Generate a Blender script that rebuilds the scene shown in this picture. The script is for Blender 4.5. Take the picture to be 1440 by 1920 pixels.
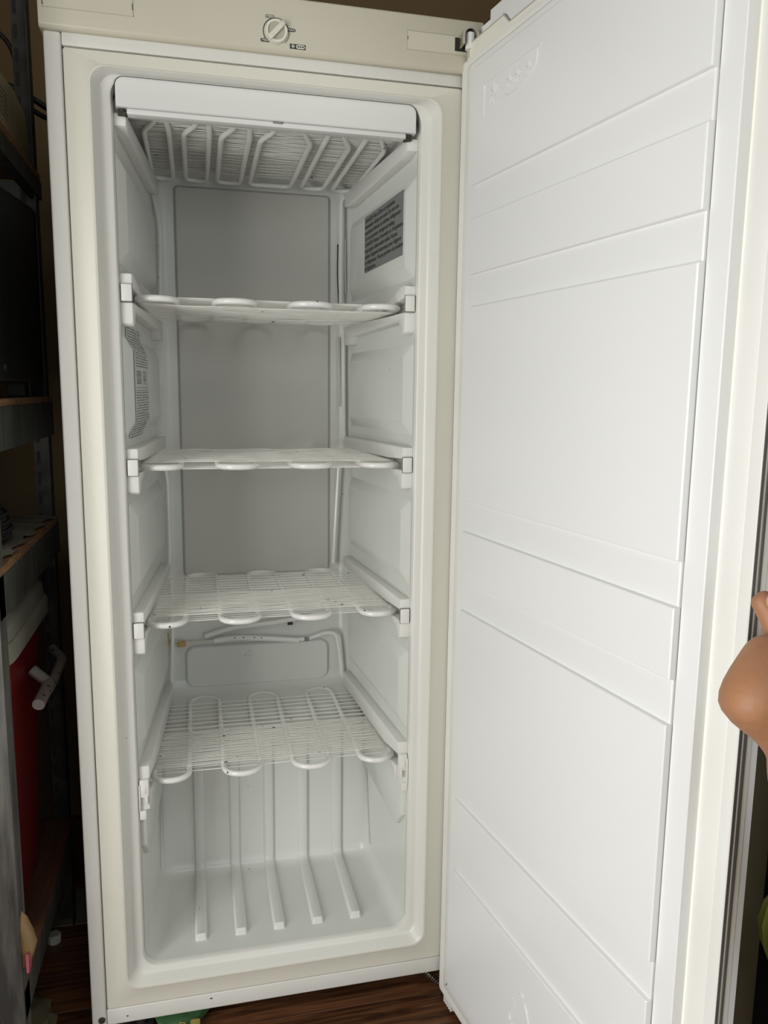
import bpy, bmesh, math, random
from mathutils import Vector, Matrix
random.seed(7)
for o in list(bpy.data.objects): bpy.data.objects.remove(o)
SC = bpy.context.scene; COL = SC.collection
PI = math.pi

# ------------------------------------------------------------------ camera
cam = bpy.data.cameras.new('camera'); camo = bpy.data.objects.new('camera', cam); COL.objects.link(camo)
CR = Vector((0.9726438917, -0.2319849897, 0.0121171184))
CU = Vector((0.0236479262, 0.1507691976, 0.9882861046))
CF = Vector((0.23109443, 0.9609638982, -0.152130713))
M = Matrix((CR, CU, -CF)).transposed().to_4x4()
M.translation = Vector((0.1825025306, -1.1755786052, 0.9368533416))
camo.matrix_world = M
cam.sensor_fit = 'HORIZONTAL'; cam.sensor_width = 36.0; cam.lens = 36.0 * 1466.80 / 1440.0
cam.clip_start = 0.02
SC.camera = camo

# ------------------------------------------------------------------ light
SC.view_settings.view_transform = 'Standard'
SC.view_settings.look = 'None'
SC.view_settings.gamma = 1.0
SC.view_settings.use_curve_mapping = False
SC.view_settings.exposure = 0.0
world = bpy.data.worlds.new('world'); SC.world = world; world.use_nodes = True
bg = world.node_tree.nodes['Background']
bg.inputs[0].default_value = (0.80, 0.90, 1.0, 1); bg.inputs[1].default_value = 1.0
def area(name, loc, target, sx, sy, power, col):
    l = bpy.data.lights.new(name, 'AREA'); l.shape = 'RECTANGLE'; l.size = sx; l.size_y = sy
    l.energy = power; l.color = col
    o = bpy.data.objects.new(name, l); COL.objects.link(o)
    o.location = loc; d = Vector(target) - Vector(loc)
    o.rotation_euler = d.to_track_quat('-Z', 'Y').to_euler(); return o
ROOM = (-0.62, 2.4, -3.4, 0.78, -0.125, 2.45)      # x0 x1 y0 y1 floor ceiling
# daylight through the two glazed openings (left wall in front of the rack, wall behind the camera)
area('window_daylight', (ROOM[0] - 0.12, -1.12, 0.70), (0.9, -0.9, 0.50), 1.1, 1.5, 29.0, (1.0, 0.985, 0.925))
area('glass_door_daylight', (1.25, ROOM[2] - 0.12, 1.05), (0.85, 0, 0.60), 1.6, 1.9, 8.5, (1.0, 0.985, 0.93))

area('added_overhead_fill', (0.5, -1.75, 2.36), (0.30, 0.0, 0.3), 0.9, 0.9, 8.5, (1.0, 0.975, 0.91))  # added fill from overhead to lift the compartment floor; no fixture exists

# ------------------------------------------------------------------ materials
def mat(name, col, rough=0.5, metal=0.0, bump=0.0, bscale=200.0, var=0.0, vscale=4.0, spec=0.5, col2=None, coat=0.0, stretch=None):
    m = bpy.data.materials.new(name); m.use_nodes = True; nt = m.node_tree; n = nt.nodes; L = nt.links
    b = n['Principled BSDF']; b.inputs['Roughness'].default_value = rough; b.inputs['Metallic'].default_value = metal
    b.inputs['Specular IOR Level'].default_value = spec
    if coat: b.inputs['Coat Weight'].default_value = coat; b.inputs['Coat Roughness'].default_value = 0.15
    b.inputs['Base Color'].default_value = (*col, 1)
    tc = n.new('ShaderNodeTexCoord'); mp = n.new('ShaderNodeMapping'); L.new(tc.outputs['Object'], mp.inputs[0])
    if stretch: mp.inputs['Scale'].default_value = stretch
    no = n.new('ShaderNodeTexNoise'); no.inputs['Scale'].default_value = vscale; no.inputs['Detail'].default_value = 5
    L.new(mp.outputs[0], no.inputs['Vector'])
    c2 = col2 or tuple(max(0, c * (1 - var)) for c in col)
    mx = n.new('ShaderNodeMix'); mx.data_type = 'RGBA'
    mr = n.new('ShaderNodeMapRange'); mr.inputs[1].default_value = 0.35; mr.inputs[2].default_value = 0.65
    L.new(no.outputs[0], mr.inputs[0]); L.new(mr.outputs[0], mx.inputs[0])
    mx.inputs[6].default_value = (*col, 1); mx.inputs[7].default_value = (*c2, 1)
    L.new(mx.outputs[2], b.inputs['Base Color'])
    if bump:
        nb = n.new('ShaderNodeTexNoise'); nb.inputs['Scale'].default_value = bscale; nb.inputs['Detail'].default_value = 3
        L.new(mp.outputs[0], nb.inputs['Vector'])
        bp = n.new('ShaderNodeBump'); bp.inputs['Strength'].default_value = bump; bp.inputs['Distance'].default_value = 0.002
        L.new(nb.outputs[0], bp.inputs['Height']); L.new(bp.outputs[0], b.inputs['Normal'])
    return m
def specks(m, col, scale, dens, size):
    """small dirt specks: scattered voronoi dots over the base colour"""
    nt = m.node_tree; n = nt.nodes; L = nt.links; b = n['Principled BSDF']
    src = b.inputs['Base Color'].links[0].from_socket
    tc = n.new('ShaderNodeNewGeometry')
    v = n.new('ShaderNodeTexVoronoi'); v.inputs['Scale'].default_value = scale; L.new(tc.outputs['Position'], v.inputs['Vector'])
    a = n.new('ShaderNodeMath'); a.operation = 'LESS_THAN'; a.inputs[1].default_value = size; L.new(v.outputs['Distance'], a.inputs[0])
    sp = n.new('ShaderNodeSeparateColor'); L.new(v.outputs['Color'], sp.inputs[0])
    c = n.new('ShaderNodeMath'); c.operation = 'LESS_THAN'; c.inputs[1].default_value = dens; L.new(sp.outputs[0], c.inputs[0])
    d = n.new('ShaderNodeMath'); d.operation = 'MULTIPLY'; L.new(a.outputs[0], d.inputs[0]); L.new(c.outputs[0], d.inputs[1])
    mx = n.new('ShaderNodeMix'); mx.data_type = 'RGBA'; L.new(d.outputs[0], mx.inputs[0]); L.new(src, mx.inputs[6]); mx.inputs[7].default_value = (*col, 1)
    L.new(mx.outputs[2], b.inputs['Base Color']); return m
MT = {}
MT['liner'] = specks(mat('liner_plastic', (0.70, 0.715, 0.68), 0.25, var=0.03), (0.16, 0.14, 0.11), 42, 0.10, 0.05)
MT['backpanel'] = specks(mat('grey_back_panel', (0.56, 0.56, 0.52), 0.4, var=0.04), (0.16, 0.14, 0.11), 42, 0.16, 0.04)
MT['rail'] = mat('rail_plastic', (0.76, 0.76, 0.73), 0.35, var=0.03)
MT['cream'] = specks(mat('yellowed_frame_plastic', (0.72, 0.70, 0.615), 0.33, var=0.05, vscale=2.5), (0.2, 0.17, 0.12), 30, 0.10, 0.035)
MT['rim'] = specks(mat('mouth_rim_plastic', (0.74, 0.735, 0.69), 0.3, var=0.03), (0.2, 0.17, 0.12), 30, 0.08, 0.035)
MT['cap'] = mat('control_panel_plastic', (0.60, 0.57, 0.46), 0.42, var=0.03)
MT['shell'] = specks(mat('painted_sheet_steel', (0.72, 0.71, 0.67), 0.4, bump=0.25, bscale=420, var=0.03), (0.2, 0.15, 0.1), 28, 0.12, 0.05)
MT['cover'] = mat('evaporator_cover_plastic', (0.72, 0.72, 0.70), 0.32, var=0.03)
MT['coil'] = specks(mat('white_coated_coil', (0.82, 0.82, 0.79), 0.25, var=0.04, coat=0.4), (0.10, 0.07, 0.04), 60, 0.16, 0.12)
MT['wire'] = specks(mat('white_coated_wire', (0.80, 0.80, 0.75), 0.35, var=0.05), (0.12, 0.08, 0.05), 55, 0.07, 0.16)
MT['door'] = mat('door_liner_plastic', (0.80, 0.805, 0.80), 0.3, var=0.02, vscale=2.0)
MT['gasket'] = mat('door_gasket_vinyl', (0.79, 0.783, 0.752), 0.45, var=0.06, vscale=6)
MT['gasket_clean'] = mat('pale_vinyl', (0.83, 0.82, 0.78), 0.45, var=0.03)
MT['bead'] = mat('dusty_gasket_bead', (0.42, 0.41, 0.36), 0.4, var=0.1)
MT['bellows'] = mat('grey_gasket_fold', (0.13, 0.12, 0.11), 0.5, var=0.1)
MT['doorframe'] = mat('door_edge_plastic', (0.86, 0.84, 0.76), 0.4, var=0.04)
MT['doorskin'] = mat('door_painted_steel', (0.90, 0.90, 0.90), 0.35, var=0.02)
MT['gap'] = mat('dark_gap', (0.02, 0.018, 0.015), 0.8)
MT['black'] = mat('black_print', (0.012, 0.012, 0.012), 0.5)
MT['greyprint'] = mat('grey_print', (0.17, 0.16, 0.14), 0.5)
MT['whiteprint'] = mat('white_print', (0.7, 0.69, 0.62), 0.5)
MT['knob'] = mat('knob_plastic', (0.72, 0.70, 0.60), 0.32, var=0.03)
MT['knobgrey'] = mat('knob_recess', (0.45, 0.43, 0.35), 0.45, var=0.05)
MT['steel'] = mat('brushed_steel', (0.55, 0.52, 0.46), 0.28, 1.0, var=0.1, vscale=30)
MT['rust'] = mat('rusty_screw', (0.09, 0.075, 0.055), 0.6, 0.5, bump=0.5, bscale=600, var=0.4, vscale=300)
MT['labelgrey'] = mat('silver_label', (0.23, 0.235, 0.23), 0.38, 0.15, var=0.05)
MT['labeltext'] = mat('label_text', (0.02, 0.02, 0.018), 0.5)
MT['stickerink'] = mat('faded_sticker_ink', (0.20, 0.20, 0.18), 0.5)
MT['paper'] = mat('clear_sticker', (0.60, 0.62, 0.60), 0.35, var=0.03)
MT['tape'] = mat('brown_tape', (0.52, 0.36, 0.14), 0.5, var=0.3, vscale=40)
MT['sleeve'] = mat('pale_tube_sleeve', (0.62, 0.62, 0.56), 0.5, var=0.05)
MT['wall'] = mat('brown_painted_wall', (0.20, 0.138, 0.066), 0.85, bump=0.1, bscale=60, var=0.15, vscale=3)
MT['wallright'] = mat('olive_wall', (0.64, 0.60, 0.43), 0.85, bump=0.1, bscale=60, var=0.1)
MT['roomwall'] = mat('room_wall_paint', (0.33, 0.31, 0.27), 0.85, var=0.05)
MT['ceil'] = mat('ceiling_paint', (0.42, 0.41, 0.38), 0.9, var=0.04)
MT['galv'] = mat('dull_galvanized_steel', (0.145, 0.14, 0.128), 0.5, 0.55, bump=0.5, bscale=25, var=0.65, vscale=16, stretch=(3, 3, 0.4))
MT['galvfar'] = mat('shaded_galvanized_steel', (0.052, 0.050, 0.042), 0.6, 0.3, bump=0.4, bscale=60, var=0.6, vscale=25)  # far post's shade put into a darker copy of the rack steel
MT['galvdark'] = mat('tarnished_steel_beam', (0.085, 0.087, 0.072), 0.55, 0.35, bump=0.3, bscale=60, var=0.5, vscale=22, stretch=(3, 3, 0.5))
MT['chip'] = mat('particle_board_edge', (0.27, 0.135, 0.05), 0.85, bump=0.8, bscale=500, var=0.6, vscale=200)
MT['boardtop'] = mat('worn_paper_liner', (0.16, 0.145, 0.11), 0.85, bump=0.4, bscale=60, var=0.3, vscale=30)
MT['brownboard'] = mat('brown_board', (0.085, 0.034, 0.014), 0.7, bump=0.2, bscale=90, var=0.35, vscale=12, stretch=(8, 1, 1))
MT['blackplastic'] = mat('black_plastic_case', (0.010, 0.012, 0.009), 0.55, var=0.3)
MT['wicker'] = mat('black_wicker', (0.007, 0.007, 0.009), 0.5, var=0.3)
MT['tan'] = mat('tan_box_card', (0.42, 0.35, 0.22), 0.7, var=0.15, vscale=12)
MT['red'] = mat('red_cooler_plastic', (0.20, 0.004, 0.007), 0.45, var=0.15)
MT['lid'] = mat('dirty_white_lid', (0.22, 0.215, 0.17), 0.5, bump=0.2, bscale=150, var=0.2, vscale=9)
MT['handle'] = specks(mat('scuffed_white_handle', (0.24, 0.215, 0.19), 0.5, var=0.15, vscale=30), (0.03, 0.02, 0.02), 90, 0.3, 0.3)
MT['cable'] = mat('black_rubber_cable', (0.006, 0.006, 0.006), 0.5)
MT['card'] = mat('old_cardboard', (0.17, 0.15, 0.085), 0.85, var=0.15, vscale=12)
MT['bottlecap'] = mat('white_cap_plastic', (0.55, 0.55, 0.50), 0.5, bump=0.5, bscale=250)
MT['bag'] = mat('bag_film', (0.36, 0.22, 0.085), 0.35, bump=0.5, bscale=40, var=0.3, vscale=18)
MT['bagpink'] = mat('bag_pink_print', (0.34, 0.07, 0.10), 0.4, bump=0.4, bscale=60, var=0.2, vscale=30)
MT['greenbag'] = mat('green_packet', (0.06, 0.16, 0.06), 0.5, var=0.4, vscale=25)
MT['yellowbag'] = mat('packet_yellow_print', (0.45, 0.36, 0.10), 0.5, var=0.4, vscale=25)
MT['skin'] = mat('brown_skin', (0.37, 0.175, 0.085), 0.55, bump=0.35, bscale=130, var=0.16, vscale=14, col2=(0.29, 0.14, 0.08))
MT['skin'].node_tree.nodes['Principled BSDF'].inputs['Subsurface Weight'].default_value = 0.06
MT['skin'].node_tree.nodes['Principled BSDF'].inputs['Subsurface Radius'].default_value = (0.01, 0.004, 0.002)
MT['nail'] = mat('finger_nail', (0.55, 0.32, 0.24), 0.3)
MT['hiviz'] = mat('lime_cloth_weave', (0.78, 0.90, 0.20), 0.8, bump=0.3, bscale=300, var=0.1)
MT['glass'] = mat('window_glass', (0.9, 0.95, 0.95), 0.02)
MT['glass'].node_tree.nodes['Principled BSDF'].inputs['Transmission Weight'].default_value = 1.0
MT['whiteframe'] = mat('white_window_frame', (0.75, 0.75, 0.72), 0.5)

def wood(name, dark, light):
    m = bpy.data.materials.new(name); m.use_nodes = True; nt = m.node_tree; n = nt.nodes; L = nt.links; b = n['Principled BSDF']
    tc = n.new('ShaderNodeTexCoord'); oi = n.new('ShaderNodeObjectInfo'); mp = n.new('ShaderNodeMapping'); mp.inputs['Scale'].default_value = (1.6, 26, 10)
    ad = n.new('ShaderNodeVectorMath'); ad.operation = 'ADD'; L.new(tc.outputs['Object'], ad.inputs[0])
    ml = n.new('ShaderNodeVectorMath'); ml.operation = 'SCALE'; ml.inputs[0].default_value = (7, 3, 5); L.new(oi.outputs['Random'], ml.inputs['Scale'])
    L.new(ml.outputs[0], ad.inputs[1]); L.new(ad.outputs[0], mp.inputs[0])
    no = n.new('ShaderNodeTexNoise'); no.inputs['Scale'].default_value = 2.6; no.inputs['Detail'].default_value = 9; no.inputs['Distortion'].default_value = 1.8
    L.new(mp.outputs[0], no.inputs['Vector'])
    cr = n.new('ShaderNodeValToRGB'); cr.color_ramp.elements[0].position = 0.35; cr.color_ramp.elements[0].color = (*dark, 1)
    cr.color_ramp.elements[1].position = 0.68; cr.color_ramp.elements[1].color = (*light, 1)
    L.new(no.outputs[0], cr.inputs[0]); L.new(cr.outputs[0], b.inputs['Base Color'])
    b.inputs['Roughness'].default_value = 0.42
    bp = n.new('ShaderNodeBump'); bp.inputs['Strength'].default_value = 0.25; bp.inputs['Distance'].default_value = 0.002; L.new(no.outputs[0], bp.inputs['Height']); L.new(bp.outputs[0], b.inputs['Normal'])
    return m
MT['plank'] = wood('dark_walnut_laminate', (0.045, 0.016, 0.007), (0.20, 0.085, 0.036))

# ------------------------------------------------------------------ helpers
def link(name, me, m, parent=None, smooth=True, auto=35, **props):
    o = bpy.data.objects.new(name, me); COL.objects.link(o)
    if m is not None and not me.materials: me.materials.append(MT[m] if isinstance(m, str) else m)
    if parent is not None: o.parent = parent
    for k, v in props.items(): o[k] = v
    return o
def fin(name, bm, m, parent=None, auto=35, **props):
    bmesh.ops.recalc_face_normals(bm, faces=bm.faces)
    me = bpy.data.meshes.new(name); bm.to_mesh(me); bm.free()
    for p in me.polygons: p.use_smooth = True
    try: me.set_sharp_from_angle(angle=math.radians(auto))
    except Exception: pass
    return link(name, me, m, parent, **props)
def empty(name, loc, **props):
    o = bpy.data.objects.new(name, None); COL.objects.link(o); o.location = loc; o.empty_display_size = 0.05
    for k, v in props.items(): o[k] = v
    return o
def ident(p): return Vector(p)
def add_box(bm, a, b, bev=0.0, seg=2, T=ident, only=None):
    """box a..b, its edges bevelled, points mapped through T"""
    t = bmesh.new(); bmesh.ops.create_cube(t, size=1)
    for v in t.verts: v.co = Vector([(a[i] + b[i]) / 2 + v.co[i] * (b[i] - a[i]) for i in range(3)])
    if bev:
        ed = [e for e in t.edges if only is None or only(e)]
        bmesh.ops.bevel(t, geom=ed, offset=bev, segments=seg, affect='EDGES', profile=0.5, clamp_overlap=True)
    merge(bm, t, T)
def merge(bm, t, T=ident):
    mp = {}
    for v in t.verts: mp[v] = bm.verts.new(T(v.co))
    for f in t.faces:
        try: bm.faces.new([mp[v] for v in f.verts])
        except ValueError: pass
    t.free()
def add_prism(bm, poly, lo, hi, axis, T=ident, bev=0.0, seg=2):
    """poly of 2-D points extruded along an axis (the other two axes in order)"""
    t = bmesh.new(); ax = 'xyz'.index(axis); oth = [i for i in range(3) if i != ax]
    def P(q, w):
        c = [0, 0, 0]; c[oth[0]] = q[0]; c[oth[1]] = q[1]; c[ax] = w; return c
    A = [t.verts.new(P(q, lo)) for q in poly]; B = [t.verts.new(P(q, hi)) for q in poly]
    t.faces.new(A); t.faces.new(B[::-1]); n = len(poly)
    for i in range(n): t.faces.new([A[i], A[(i + 1) % n], B[(i + 1) % n], B[i]])
    if bev:
        bmesh.ops.recalc_face_normals(t, faces=t.faces)
        bmesh.ops.bevel(t, geom=list(t.edges), offset=bev, segments=seg, affect='EDGES', profile=0.5, clamp_overlap=True)
    merge(bm, t, T)
def rrect(x0, x1, z0, z1, r, n=6):
    pts = []
    for cx, cz, a0 in ((x1 - r, z1 - r, 0), (x0 + r, z1 - r, 90), (x0 + r, z0 + r, 180), (x1 - r, z0 + r, 270)):
        for k in range(n + 1):
            a = math.radians(a0 + 90 * k / n); pts.append((cx + r * math.cos(a), cz + r * math.sin(a)))
    return pts
def add_loft(bm, loops, T=ident, cap0=False, cap1=False, closed=True):
    R_ = [[bm.verts.new(T(p)) for p in lp] for lp in loops]
    n = len(R_[0])
    for a, b in zip(R_, R_[1:]):
        for i in range(n if closed else n - 1):
            j = (i + 1) % n; bm.faces.new([a[i], a[j], b[j], b[i]])
    if cap0: bm.faces.new(R_[0][::-1])
    if cap1: bm.faces.new(R_[-1])
def fillet(pts, r, n=5):
    pts = [Vector(p) for p in pts]; out = [pts[0]]
    for i in range(1, len(pts) - 1):
        a, b, c = pts[i - 1], pts[i], pts[i + 1]
        u, v = (a - b), (c - b)
        rr = min(r if not isinstance(r, (list, tuple)) else r[i], u.length * 0.49, v.length * 0.49)
        if rr <= 1e-6: out.append(b); continue
        p, q = b + u.normalized() * rr, b + v.normalized() * rr
        for k in range(n + 1):
            t = k / n; out.append(p * (1 - t) ** 2 + b * 2 * t * (1 - t) + q * t ** 2)
    out.append(pts[-1]); return out
def add_tube(bm, pts, r, n=8, T=ident, flat=None, caps=True):
    pts = [Vector(T(p)) for p in pts]; N = len(pts)
    tan = [(pts[min(i + 1, N - 1)] - pts[max(i - 1, 0)]).normalized() for i in range(N)]
    up = Vector((0, 0, 1)) if abs(tan[0].z) < 0.9 else Vector((1, 0, 0))
    s = tan[0].cross(up).normalized(); rings = []
    for i in range(N):
        s = (s - tan[i] * s.dot(tan[i])).normalized(); w = tan[i].cross(s)
        rr = r[i] if isinstance(r, (list, tuple)) else r
        rings.append([bm.verts.new(pts[i] + s * math.cos(2 * PI * k / n) * rr + w * math.sin(2 * PI * k / n) * rr * (flat or 1)) for k in range(n)])
    for a, b in zip(rings, rings[1:]):
        for k in range(n): bm.faces.new([a[k], a[(k + 1) % n], b[(k + 1) % n], b[k]])
    if caps: bm.faces.new(rings[0][::-1]); bm.faces.new(rings[-1])
def tube(name, pts, r, m, parent=None, n=8, T=ident, **props):
    bm = bmesh.new(); add_tube(bm, pts, r, n, T); return fin(name, bm, m, parent, auto=60, **props)
def boxo(name, a, b, m, parent=None, bev=0.0, seg=2, T=ident, **props):
    bm = bmesh.new(); add_box(bm, a, b, bev, seg, T); return fin(name, bm, m, parent, **props)
def textm(name, body, size, m, parent, T, xscale=1.0, align='LEFT', depth=0.0, **props):
    """flat lettering as a mesh; T maps (x right, y up, 0) to the world"""
    cu = bpy.data.curves.new(name, 'FONT'); cu.body = body; cu.size = size; cu.align_x = align; cu.resolution_u = 3; cu.offset = size * 0.012
    to = bpy.data.objects.new(name, cu); COL.objects.link(to)
    bpy.context.view_layer.update()
    me = bpy.data.meshes.new_from_object(to.evaluated_get(bpy.context.evaluated_depsgraph_get()))
    bpy.data.objects.remove(to); me.name = name
    for v in me.vertices: v.co = T(Vector((v.co.x * xscale, v.co.y, 0)))
    me.materials.clear(); return link(name, me, m, parent, **props)

# ------------------------------------------------------------------ the room
x0, x1, y0, y1, zf, zc = ROOM
def struct(name, bm_or_box, m, **k):
    o = boxo(name, *bm_or_box, m, **k) if isinstance(bm_or_box, tuple) else fin(name, bm_or_box, m, **k)
    o['kind'] = 'structure'; return o
fl = struct('floor', ((x0 - .1, y0 - .1, zf - .06), (x1 + .1, y1 + .1, zf - .008)), 'gap')
def wall_holes(name, axis, pos, thick, span, zr, hole, m):
    bm = bmesh.new(); (h0, h1, hz0, hz1) = hole
    segs = [(span[0], h0, zr[0], zr[1]), (h1, span[1], zr[0], zr[1]), (h0, h1, zr[0], hz0), (h0, h1, hz1, zr[1])]
    for a, b, c, d in segs:
        if b - a < 1e-4 or d - c < 1e-4: continue
        if axis == 'x': add_box(bm, (pos, a, c), (pos + thick, b, d))
        else: add_box(bm, (a, pos, c), (b, pos + thick, d))
    return struct(name, bm, m)
wall_holes('wall_left', 'x', x0 - .08, .08, (y0 - .08, y1 + .08), (zf - .008, zc), (-1.67, -0.57, -0.05, 1.45), 'wall')
wall_holes('wall_front', 'y', y0 - .08, .08, (x0, x1), (zf - .008, zc), (0.45, 2.05, 0.10, 2.0), 'roomwall')
struct('wall_back', ((x0, y1, zf - .008), (x1, y1 + .08, zc)), 'wall')
struct('wall_right', ((x1, y0 - .08, zf - .008), (x1 + .08, y1 + .08, zc)), 'roomwall')
struct('ceiling', ((x0 - .08, y0 - .08, zc), (x1 + .08, y1 + .08, zc + .06)), 'ceil')
# olive partition standing beyond the open door, its dark end post
struct('wall_partition', ((1.00, -0.277, zf), (1.10, y1, zc)), 'wallright')
struct('trim_1', ((.985, -0.50, zf), (1.10, -0.277, zc)), 'gap')
# glazing of the two openings
def window(name, axis, pos, a0, a1, b0, b1):
    w = empty(name, (pos, (a0 + a1) / 2, b0) if axis == 'x' else ((a0 + a1) / 2, pos, b0), kind='structure')
    w2 = Matrix.Translation(-w.location)
    def T(p):
        q = Vector((pos + p[2], p[0], p[1])) if axis == 'x' else Vector((p[0], pos + p[2], p[1])); return w2 @ q
    bm = bmesh.new(); t = .045
    add_box(bm, (a0, b0, -.02), (a0 + t, b1, .02), .004, 1, T); add_box(bm, (a1 - t, b0, -.02), (a1, b1, .02), .004, 1, T)
    add_box(bm, (a0 + t, b0, -.02), (a1 - t, b0 + t, .02), .004, 1, T); add_box(bm, (a0 + t, b1 - t, -.02), (a1 - t, b1, .02), .004, 1, T)
    c = (a0 + a1) / 2; add_box(bm, (c - .025, b0 + t, -.02), (c + .025, b1 - t, .02), .004, 1, T)
    fin('window_frame', bm, 'whiteframe', w)
window('window_1', 'x', x0 - .04, -1.67, -0.57, -0.05, 1.45)
window('window_2', 'y', y0 - .04, 0.45, 2.05, 0.10, 2.0)
# laminate planks, joints recessed
pm = {}
def plank(xa, xb, ya, yb):
    key = (round(xb - xa, 3), round(yb - ya, 3))
    if key not in pm:
        bm = bmesh.new(); add_box(bm, (-(xb - xa) / 2, -(yb - ya) / 2, -.008), ((xb - xa) / 2, (yb - ya) / 2, 0), .0004, 1)
        o = fin('floor_plank', bm, 'plank', fl); pm[key] = o.data
    else: o = link('floor_plank', pm[key], None, fl)
    o.location = ((xa + xb) / 2, (ya + yb) / 2, zf)
PW = 0.095; r = 0
yy = y1
while yy > y0:
    off = (r * 0.437) % 1.2; xx = x0 - off
    while xx < x1:
        xa, xb = max(xx, x0), min(xx + 1.2, x1)
        if xb - xa > .02: plank(xa, xb - .0006, max(yy - PW, y0) + .0006, yy)
        xx += 1.2
    yy -= PW; r += 1

# ------------------------------------------------------------------ the freezer
FZ = empty('upright_freezer', (0.3, 0.3, zf), label='white upright freezer standing open and empty with wire coil shelves', category='freezer')
OFF = Vector(FZ.location)
def F_(p): return Vector(p) - OFF                         # world point to freezer's own space
def fp(name, bm, m, parent=FZ, **k): return fin(name, bm, m, parent, **k)
def fbox(name, a, b, m, bev=.002, seg=2, parent=FZ, **k):
    bm = bmesh.new(); add_box(bm, a, b, bev, seg, F_); return fin(name, bm, m, parent, **k)
ZB, ZT, ZP, ZTOP = -0.068, 1.380, 1.398, 1.470
# cabinet shell: side, top, back sheets with a folded front flange
bm = bmesh.new()
add_box(bm, (0, 0, ZB), (.0222, .62, ZP), .0035, 3, F_)
add_box(bm, (.5778, 0, ZB), (.6, .62, ZP), .0035, 3, F_)
fp('cabinet_side', bm, 'shell')
fbox('cabinet_back', (.0222, .60, ZB), (.5778, .62, ZP), 'shell')
fbox('top_rail', (.0226, .0015, 1.3815), (.5774, .05, ZP), 'shell', .0015)
fbox('bottom_rail', (.0226, .0015, ZB), (.5774, .05, -.0400), 'shell', .0025, 3)
fbox('cabinet_base', (.0222, .05, ZB + .002), (.5778, .60, ZB + .02), 'shell')
for xx, yy in ((.07, .05), (.07, .55), (.53, .55)):
    if True:
        bm = bmesh.new(); add_tube(bm, [(xx, yy, zf), (xx, yy, zf + .012), (xx, yy, zf + .0121), (xx, yy, ZB)], [.02, .02, .008, .008], 12, F_)
        fp('levelling_foot', bm, 'gap')
# screw and chips in the bottom rail
bm = bmesh.new(); add_tube(bm, [(.0148, .0, -.0549), (.0148, -.0018, -.0549), (.0148, -.0025, -.0549)], [.0055, .0052, .003], 14, F_)
add_box(bm, (.0112, -.0032, -.0555), (.0184, -.0024, -.0543), 0, 1, F_); add_box(bm, (.0142, -.0032, -.0585), (.0154, -.0024, -.0513), 0, 1, F_)
fp('flange_screw', bm, 'rust')
for cx, cz, w in ((.0535, -.0557, .0016), (.1845, -.0488, .0022)):
    bm = bmesh.new(); add_box(bm, (cx - w, .0006, cz - .0009), (cx + w, .0018, cz + .0009), .0006, 2, F_); fp('paint_chip', bm, 'gap')
# top control panel
bm = bmesh.new()
add_prism(bm, [(-.008, ZP + .004), (-.004, ZP), (.62, ZP), (.62, ZTOP), (-.006, ZTOP), (-.008, ZTOP - .002)], -.0035, .6035, 'x', F_, .0012, 2)
TP = fp('control_panel', bm, 'cap')
def outline(pts, w, T, bm, dep=.0004, closed=True):
    n = len(pts)
    for i in range(n if closed else n - 1):
        a, b = Vector(pts[i]), Vector(pts[(i + 1) % n]); d = (b - a).normalized(); s = Vector((-d.y, d.x)) * w / 2
        q = [a - s - d * w / 2, b - s + d * w / 2, b + s + d * w / 2, a + s - d * w / 2]
        t = bmesh.new(); A = [t.verts.new((v.x, v.y, 0)) for v in q]; B = [t.verts.new((v.x, v.y, dep)) for v in q]
        t.faces.new(A); t.faces.new(B)
        for k in range(4): t.faces.new([A[k], A[(k + 1) % 4], B[(k + 1) % 4], B[k]])
        merge(bm, t, T)
def onfront(y): return lambda p: F_((p[0], y - p[2], p[1]))
PF = onfront(-.008)
def lid(xa, xb, za, zb):
    bm = bmesh.new(); add_box(bm, (xa, -.0086, za), (xb, -.004, zb), .0006, 1, F_); o = fp('hinge_cover', bm, 'cap', TP)
    bm = bmesh.new(); outline([(xa - .0004, za - .0004), (xb + .0004, za - .0004), (xb + .0004, zb + .0004), (xa - .0004, zb + .0004)], .0008, PF, bm, .0003); fp('cover_seam', bm, 'knobgrey', TP)
lid(.003, .1148, 1.4222, 1.4685); lid(.4895, .5795, 1.4218, 1.4465)
bm = bmesh.new()
for q in ((.1135, 1.4293, .1143, 1.4370), (.0022, 1.4255, .0028, 1.4375), (.0022, 1.4250, .0042, 1.4256), (.4893, 1.4345, .4900, 1.4385)):
    add_box(bm, (q[0], -.0092, q[1]), (q[2], -.0075, q[3]), 0, 1, F_)
fp('cover_slot', bm, 'black', TP, kind='stuff')
# thermostat
KC = (.3025, 1.4236)
def ringpts(c, r, a0, a1, n): return [(c[0] + r * math.cos(math.radians(a0 + (a1 - a0) * k / n)), c[1] + r * math.sin(math.radians(a0 + (a1 - a0) * k / n))) for k in range(n + 1)]
bm = bmesh.new(); outline(ringpts(KC, .0176, 5, 222, 40), .0011, PF, bm, .0002, False)
outline(ringpts(KC, .0176, -45, 0, 12), .0006, PF, bm, .0002, False); fp('dial_scale', bm, 'black', TP)
bm = bmesh.new()
lp = []
for rr, y in ((.0160, -.008), (.0160, -.0085), (.0152, -.013), (.0146, -.0140), (.0118, -.0140), (.0112, -.0118), (.001, -.0118)):
    lp.append([(KC[0] + rr * math.cos(2 * PI * k / 40), y, KC[1] + rr * math.sin(2 * PI * k / 40)) for k in range(40)])
add_loft(bm, lp, F_, False, True); KN = fp('thermostat_knob', bm, 'knob', TP)
bm = bmesh.new(); ca, sa = math.cos(math.radians(47)), math.sin(math.radians(47))
def KT(p): return F_((KC[0] + p[0] * ca - p[2] * sa, p[1], KC[1] + p[0] * sa + p[2] * ca))
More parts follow.
